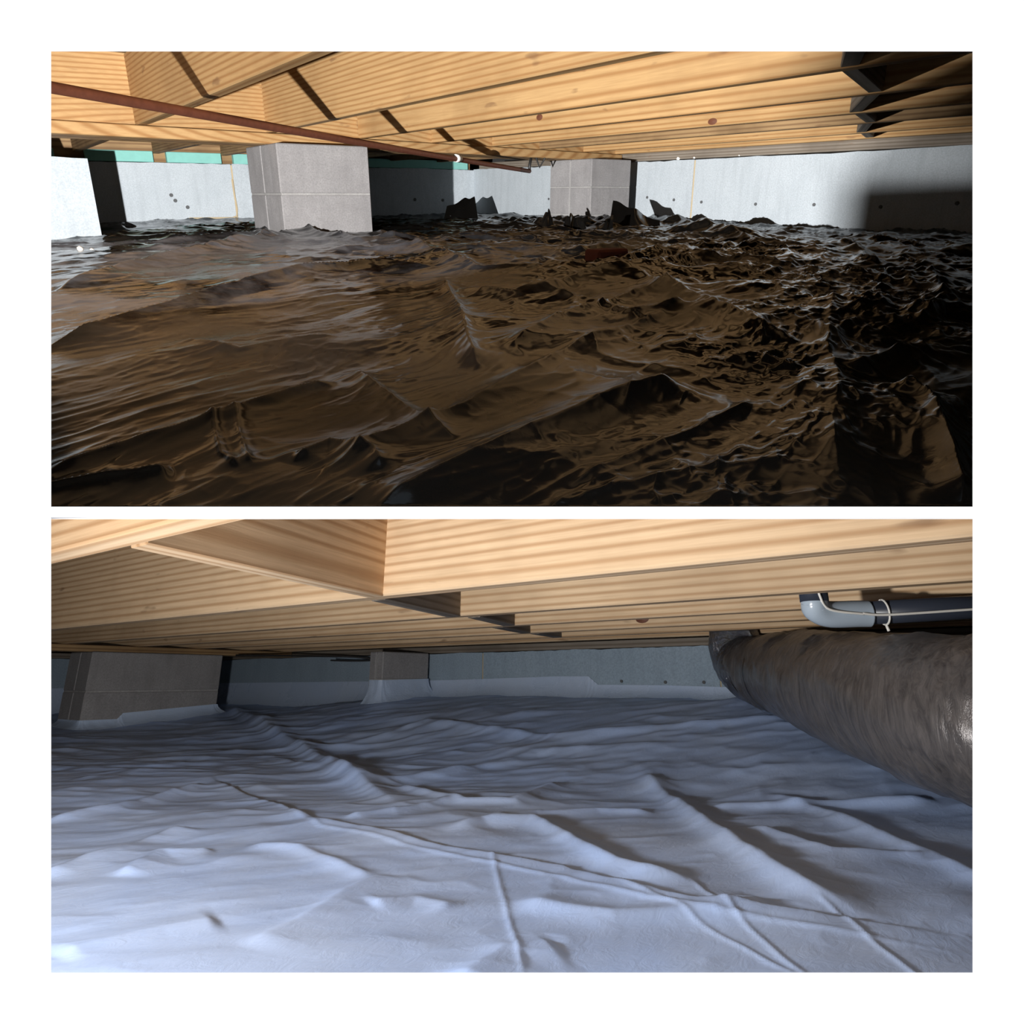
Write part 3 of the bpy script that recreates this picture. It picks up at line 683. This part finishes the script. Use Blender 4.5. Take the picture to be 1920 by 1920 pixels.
tag(o, 'dark weathered sill plate along the top of the lower wall', 'sill plate')
o = MB().box((-.5, YL+.004, .110), (XL, YL+.1, .1365), .002).build('sill_plate', M['greyX'], room=LO, origin=(1, YL, .11))
tag(o, 'sill plate on the shaded wall behind the lower piers', 'sill plate')

LJX = [.310, .835, 1.22, 1.515, 1.79, 2.04, 2.265]
LJL = ['nearest joist over the white liner, cut by the upper left edge of its opening', 'broad bright pine joist over the white liner with a blocking piece in front', 'second long joist over the white liner with scuffed lower edge beside the grey pipe',
       'third joist over the white liner, behind the grey pipe', 'fourth joist over the white liner, with a dark knot', 'sixth joist over the white liner, a thin strip near the wall', 'band joist standing on the sill of the lower wall']
lmin = lambda x: max(-.7, (.50 - .751*x)/.572)
for i, x in enumerate(LJX):
    o = joist_mb(x, lmin(x), YL - .005, .1375, seed=i+60, bow=.0025).build('floor_joist', M['pine2Y'], room=LO, origin=(x, 1.2, .1375))
    trim(o, LO @ Matrix.Translation((x, 1.2, .1375)), SL_B + .0008, True)
    if i == 4: knot(o, x, .909, .158, .02, .010)
    tag(o, LJL[i], 'joist', 'floor joists over the white liner')
BLK = [(.349,.752,.834,.914),(.875,.951,1.219,1.076),(1.26,1.05,1.514,1.143),(1.556,1.215,1.789,1.29),(1.83,1.285,2.039,1.34)]
BLL = ['large reddish pine blocking piece at upper left over the white liner', 'grey triangular-looking blocking piece right of the large one', 'third blocking piece in the row over the white liner', 'fourth small blocking piece in the row over the white liner', 'farthest tiny blocking piece over the white liner']
for i, bk in enumerate(BLK):
    o = skew_block(*bk, .136, .372).build('blocking', M['pine2X'] if i == 0 else M['greyX'], room=LO, origin=(bk[0], bk[1], .137), rot=math.atan2(bk[3]-bk[1], bk[2]-bk[0]))
    trim(o, LO @ Matrix.Translation((bk[0], bk[1], .137)) @ Matrix.Rotation(math.atan2(bk[3]-bk[1], bk[2]-bk[0]), 4, 'Z'), SL_B + .0008, True)
    tag(o, BLL[i], 'blocking', 'blocking between the lower joists')
G = thing('girder', 'dark shaded girder on block piers above the white liner', 'girder', LO, (1.3, 3.2, .11))
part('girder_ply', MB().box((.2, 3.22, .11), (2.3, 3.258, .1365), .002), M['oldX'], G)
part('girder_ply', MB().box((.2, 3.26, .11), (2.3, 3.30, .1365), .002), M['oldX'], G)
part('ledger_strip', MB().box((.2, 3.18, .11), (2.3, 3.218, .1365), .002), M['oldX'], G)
P1 = pier(LO, 'wide shaded block pier at left, its foot wrapped in white liner', 1.31, 3.13, 1.885, 3.34, .109, .155, 2, .004)
P2 = pier(LO, 'small far block pier by the lower wall, its foot wrapped in liner', 2.02, 2.19, 2.285, 2.27, .109, .11, 2, .004)

FL_ = [
    ([(2.063, 3.344), (1.375, 1.825), (1.035, 1.16), (0.886, 0.877)], 0.022, 0.045, 0.022),
    ([(0.367, 0.918), (0.504, 0.984), (0.6, 1.03)], 0.01, 0.016, 0.03),
    ([(0.473, 1.216), (0.621, 1.266), (0.845, 1.415)], 0.01, 0.014, 0.02),
    ([(0.427, 0.857), (0.503, 0.915), (0.553, 0.872)], 0.007, 0.012, 0.02),
    ([(0.9, 1.511), (0.732, 0.906), (0.727, 0.643), (0.746, 0.493), (0.705, 0.323), (0.766, 0.079)], 0.006, 0.005, 0.03),
    ([(0.869, 1.324), (0.709, 0.876), (0.703, 0.622), (0.713, 0.471), (0.683, 0.314), (0.728, 0.077)], 0.0018, 0.004, 0.004),
    ([(0.38, 0.553), (0.445, 0.568), (0.522, 0.605), (0.611, 0.633)], 0.006, 0.014, 0.03),
    ([(1.076, 1.112), (0.995, 0.859), (1.047, 0.791), (1.313, 0.862)], 0.01, 0.02, 0.016),
    ([(0.764, 0.897), (0.882, 0.884), (1.0, 0.888)], 0.008, 0.014, 0.014),
    ([(0.786, 0.716), (0.872, 0.722), (0.941, 0.677), (0.826, 0.514), (0.776, 0.416), (0.775, 0.342)], 0.013, 0.025, 0.018),
    ([(0.878, 0.727), (0.987, 0.709), (1.087, 0.654), (1.128, 0.56)], 0.008, 0.016, 0.016),
    ([(1.441, 0.759), (1.163, 0.53), (0.934, 0.36), (0.817, 0.257), (0.75, 0.172)], 0.014, 0.03, 0.02),
    ([(0.615, 0.468), (0.63, 0.366), (0.69, 0.297), (0.767, 0.269)], 0.009, 0.03, 0.018),
    ([(0.515, 0.559), (0.56, 0.541), (0.557, 0.491)], 0.005, 0.02, 0.014),
    ([(0.437, 0.379), (0.509, 0.392), (0.546, 0.367)], 0.006, 0.016, 0.03),
    ([(1.367, 0.477), (1.234, 0.328), (1.083, 0.202), (0.92, 0.083)], 0.01, 0.03, 0.02),
    ([(1.208, 0.529), (1.298, 0.391), (1.423, 0.208)], 0.01, 0.03, 0.016),
    ([(0.589, 0.871), (0.612, 0.794), (0.586, 0.631)], 0.006, 0.014, 0.014),
    ([(0.287, 0.656), (0.366, 0.649), (0.414, 0.631)], 0.007, 0.03, 0.02),
    ([(1.088, 0.408), (0.986, 0.268), (1.032, 0.163)], 0.008, 0.016, 0.02),
    ([(0.765, 0.616), (0.611, 0.474), (0.518, 0.389), (0.465, 0.342)], 0.0016, 0.003, 0.003),
    ([(0.767, 0.485), (0.69, 0.343), (0.627, 0.245), (0.585, 0.186)], 0.0016, 0.003, 0.003),
    ([(0.788, 0.365), (0.677, 0.263), (0.587, 0.183)], 0.0016, 0.003, 0.003),
    ([(0.792, 0.237), (0.701, 0.168), (0.636, 0.118)], 0.0016, 0.003, 0.003),
    ([(1.223, 1.766), (1.071, 1.173), (1.525, 1.094), (1.697, 0.748)], 0.01, 0.03, 0.03),
    ([(1.305, 1.739), (1.743, 1.669), (1.664, 1.107), (1.827, 0.804), (2.007, 0.51)], 0.012, 0.03, 0.025)]
def z_lo(x, y):
    b = x*LF[0] + y*LF[1]; a = x*LR[0] + y*LR[1]
    rise = sstep(1.25, 2.30, x)*(1 - .62*sstep(2.2, 3.0, y))
    z = -.200 + .138*rise + .02*sstep(2.4, 3.2, y)
    wxx = x + .06*fbm(x*2.5, y*2.5, 190, 2); wyy = y + .06*fbm(x*2.5, y*2.5, 195, 2)
    z = z + .010*fbm(wxx*2.2, wyy*2.2, 111, 2, .35)
    u = a*.94 + .34*b; v = b*.94 - .34*a
    z = z + .0045*fbm(u*4 + .8*fbm(x*2, y*2, 140, 2), v*8.5, 121, 2, .35)
    mid = sstep(.85, 1.3, b)*sstep(3.0, 1.7, b)
    z = z + mid*(.005*creases(wxx*3.2 + 1, wyy*4.5, 131, .3) + .0035*creases(u*6, v*10, 136, .3))
    z = z + sstep(1.25, 2.0, b)*(.008*creases(a*1.8, b*5 + .6*fbm(x*2, y*2, 150, 2), 161, .22) + .005*creases(a*3.4, b*10, 167, .25))
    z = z + .0022*fbm(u*7 + fbm(x*3, y*3, 171, 2), v*17, 175, 2, .5)*sstep(.55, .8, b) + .0016*creases(u*9, v*15, 181, .3)
    for pts, h, w1, w2 in FL_: z = z + fold(x, y, pts, h, w1, w2, 1.5)
    return np.maximum(z, -.296)
wf = film_grid('liner_sheet', LO, LR, LF, .535, 4.9, 520, 620, XL-.004, YL-.004, z_lo, M['whitefilm'])
tag(wf, 'wrinkled white liner sheet covering the lower crawl space floor', 'liner sheet')
ORI[wf.name] = tuple(LO.inverted() @ wf.matrix_world.translation)
def skirt(name, line, top, mat, seed, amp=.004, foot=.03, m=8, label=None):
    """liner turned up along a base line (x, y, outward nx, ny, z) to a ragged top"""
    r = random.Random(seed); mb = MB(); vs = []; fs = []; n = len(line)
    for i, (x, y, nx, ny) in enumerate(line):
        zt = top[i]
        x_, y_ = np.array([x + nx*foot]), np.array([y + ny*foot]); zb = float(z_lo(x_, y_)[0])
        for j in range(m+1):
            u = j/m; out = foot*(1-u)**2.2 + .0025 + abs(amp*math.sin(i*.9 + 2.3*u + seed))*(1-u*.7) + r.uniform(0, amp*.4)*(1-u)
            z = zb - .004 + (zt - zb + .004)*u**1.15
            vs.append((x + nx*out, y + ny*out, z))
    for i in range(n-1):
        for j in range(m): fs.append((i*(m+1)+j, (i+1)*(m+1)+j, (i+1)*(m+1)+j+1, i*(m+1)+j+1))
    mb.add(vs, fs); return part(name, mb, mat, wf, label, smooth=True)
def dense(pts, n):
    o = []
    for k in range(len(pts)-1):
        for i in range(n): t = i/n; o.append(tuple(p + (q-p)*t for p, q in zip(pts[k], pts[k+1])))
    o.append(pts[-1]); return o
# up the right wall, top edge as in the photograph: high and baggy left of the middle, low to the right
q = dense([(YL-.05, -.02), (2.5, -.005), (2.077, 0.0), (1.916, .004), (1.561, .013), (1.41, .013), (1.37, -.016), (1.102, -.017), (.88, -.022), (.3, -.03), (-.6, -.03)], 10)
skirt('wall_skirt', [(XL, y, -1, 0) for y, z in q], [z for y, z in q], M['tape'], 5, .007, .05, label='liner turned up and taped to the wall')
q = dense([(.2, -.05), (1.2, -.05), (XL, -.03)], 16)
skirt('wall_skirt', [(x, YL, 0, -1) for x, z in q], [z for x, z in q], M['tape'], 6, .006, .05)
# round the feet of the piers
px0, py0, px1, py1 = 1.31, 3.13, 1.885, 3.34
q = dense([(px0, 3.32, -1, 0, -.15), (px0, py0+.02, -1, 0, -.15)], 5) + dense([(px0, py0, -.7, -.7, -.15), (px0+.02, py0, 0, -1, -.15), (1.45, py0, 0, -1, -.150), (1.47, py0, 0, -1, -.128), (px1-.02, py0, 0, -1, -.104), (px1, py0, .7, -.7, -.104)], 8) + dense([(px1, py0+.02, 1, 0, -.108), (px1, 3.32, 1, 0, -.115)], 5)
skirt('pier_skirt', [t[:4] for t in q], [t[4] for t in q], M['tape'], 9, .006, .05, label='liner wrapped round the foot of the wide pier')
px0, py0, px1, py1 = 2.02, 2.19, 2.285, 2.27
q = dense([(px0, 2.26, -1, 0, -.0), (px0, py0+.02, -1, 0, -.0)], 5) + dense([(px0, py0, -.7, -.7, 0), (px0+.02, py0, 0, -1, 0), (px1-.02, py0, 0, -1, .005), (px1, py0, .7, -.7, .005)], 6) + dense([(px1, py0+.02, 1, 0, .0), (px1, 2.26, 1, 0, 0)], 5)
skirt('pier_skirt', [t[:4] for t in q], [t[4] for t in q], M['tape'], 11, .005, .04, label='liner wrapped round the foot of the small pier')

# flexible duct
def catmull(P, n):
    P = [Vector(p) for p in P]; o = []
    for k in range(len(P)-1):
        p0, p1, p2, p3 = P[max(k-1,0)], P[k], P[k+1], P[min(k+2, len(P)-1)]
        for i in range(n):
            t = i/n; o.append(.5*((2*p1) + (p2-p0)*t + (2*p0-5*p1+4*p2-p3)*t*t + (3*p1-p0-3*p2+p3)*t**3))
    o.append(P[-1]); return o
def duct_tube(path, rad, n, wr, seed, zlim=.128):
    pts = path; T_ = [(pts[min(i+1,len(pts)-1)] - pts[max(i-1,0)]).normalized() for i in range(len(pts))]
    u = Vector((0,0,1)); vs = []; fs = []; s = 0; Ls = [0]
    for i in range(1, len(pts)): Ls.append(Ls[-1] + (pts[i]-pts[i-1]).length)
    ii, kk = np.meshgrid(np.array(Ls), np.arange(n)/n*2*np.pi, indexing='ij')
    nz = wr*(.55*fbm(ii*9 + .6*np.sin(kk*2), np.cos(kk)*1.6 + 5 + np.sin(kk)*1.2, seed, 3) + .35*np.abs(perlin(ii*38 + 1.5*np.sin(kk + seed), np.sin(kk)*2 + 9, seed+5)) + .25*perlin(ii*70, kk*0.9 + 3, seed+8))
    for i, p in enumerate(pts):
        u = (u - T_[i]*u.dot(T_[i])).normalized(); w = T_[i].cross(u)
        for k in range(n):
            a = 2*math.pi*k/n; r = rad[i] + nz[i, k]
            q = p + (u*math.cos(a) + w*math.sin(a))*r; q.z = min(q.z, zlim); vs.append(q)
    for i in range(len(pts)-1):
        for k in range(n): k2 = (k+1) % n; fs.append((i*n+k, i*n+k2, (i+1)*n+k2, (i+1)*n+k))
    return MB().add(vs, fs)
path = catmull([(1.13,-.22,-.075), (1.20,-.02,-.066), (1.262,.125,-.052), (1.545,.342,-.022), (1.80,.50,.004), (2.02,.64,.018), (2.13,.73,.028)], 16)
rad = [.122 - .028*(i/(len(path)-1))**1.3 for i in range(len(path))]
DU = thing('flexible_duct', 'large dark grey flexible duct lying on the white liner at right', 'duct', LO, (1.5, .3, -.16))
part('duct_jacket', duct_tube(path, rad, 72, .013, 300), M['duct'], DU, smooth=True)
path2 = catmull([(2.08,.69,.024), (2.15,.75,.032), (2.20,.79,.055), (2.215,.81,.095), (2.22,.815,.14), (2.22,.815,.20)], 9)
part('elbow_jacket', duct_tube(path2, [.096 - .03*i/(len(path2)-1) for i in range(len(path2))], 40, .014, 310, .3), M['foil'], DU, 'crinkled shiny foil bend rising to the joists', smooth=True)
def strap_at(k, lift, parent, w=.007):
    p = path[k]; t = (path[k+1]-path[k-1]).normalized(); u = (Vector((0,0,1)) - t*t.z).normalized(); w_ = t.cross(u); r = rad[k] + .008
    pts = []
    for i in range(25):
        a = -math.pi*.62 + i/24*math.pi*1.24 + math.pi; pts.append(p + (u*math.cos(a) + w_*math.sin(a))*r)
    top = pts[0]; pts = [top + Vector((-.01,0,lift))] + pts
    mb = MB(); vs = []; fs = []
    for q in pts: vs += [q - t*w, q + t*w]
    for i in range(len(pts)-1): fs.append((2*i, 2*i+1, 2*i+3, 2*i+2))
    mb.add(vs, fs); part('hanger_strap', mb, M['strap'], parent)
strap_at(74, .07, DU, .005)

# grey pipe with elbow, cable and tie
k_ = 1.2/1.42
pv = [Vector(p)*k_ for p in [(1.93,-.15,.150), (1.816,.01,.147), (1.729,.131,.141), (1.595,.322,.1285)]]
PP = thing('drain_pipe', 'charcoal pipe with light grey elbow hanging under the lower joists at right', 'pipe', LO, tuple(pv[2]))
part('pipe_run', MB().tube(pv, .0195, 20), M['pvc_dark'], PP, smooth=True)
el = catmull([pv[3] + Vector((.012,-.016,.0)), pv[3], Vector((1.556,.368,.1275))*k_, Vector((1.534,.386,.137))*k_, Vector((1.530,.386,.146))*k_, Vector((1.530,.386,.153))*k_], 7)
part('elbow', MB().tube(el, .0225, 22), M['pvc'], PP, 'light grey curved elbow', smooth=True)
part('socket_ring', MB().tube([Vector((1.530,.386,.151))*k_, Vector((1.530,.386,.20))*k_], .0235, 20), M['pvc_dark'], PP, smooth=True)
part('riser', MB().tube([Vector((1.530,.386,.19))*k_, Vector((1.530,.386,.40))*k_], .0195, 18), M['pvc_dark'], PP, smooth=True)
dirp = (pv[2]-pv[3]).normalized(); tp = pv[3] + dirp*.045
side = Vector((-.78,-.6,0)).normalized()
ring = []
u = (Vector((0,0,1)) - dirp*dirp.z).normalized(); w_ = dirp.cross(u)
for i in range(21):
    a = i/20*2*math.pi; ring.append(tp + (u*math.cos(a) + w_*math.sin(a))*.0212)
cb = []
for (p, dz, off) in [(Vector((1.530,.386,.185))*k_, 0, .024), (Vector((1.530,.386,.16))*k_, 0, .0245), (el[16], .004, .0245), (el[8], -.002, .0245), (pv[3], -.002, .0245), (tp, -.006, .0215), (pv[2], -.005, .0225), (pv[1], -.002, .024), (pv[0], 0, .024)]:
    cb.append(p + side*off + Vector((0,0,dz)))
CBL = MB().tube(catmull(cb, 6), .0022, 8).build('cable', M['cable'], room=LO, origin=tuple(cb[5]), smooth=True)
tag(CBL, 'thin white cable running along the charcoal pipe and its elbow', 'cable')
ZT = MB().tube(ring, .0018, 6).tube([tp - u*.021, tp - u*.032 + side*.004], .0026, 6).build('cable_tie', M['cable'], room=LO, origin=tuple(tp), smooth=True)
tag(ZT, 'pale tie looped round the charcoal pipe beside the elbow', 'cable tie')
wp = [(1.9, 3.05, .108), (2.1, 2.7, .102), (2.2, 2.56, .098), (2.24, 2.5, .085), (2.2, 2.58, .082), (2.15, 2.68, .085)]
tag(MB().tube(catmull(wp, 6), .004, 6).build('wire_bundle', M['wire'], room=LO, origin=wp[2], smooth=True), 'black wires hanging beside the small far pier', 'wire')
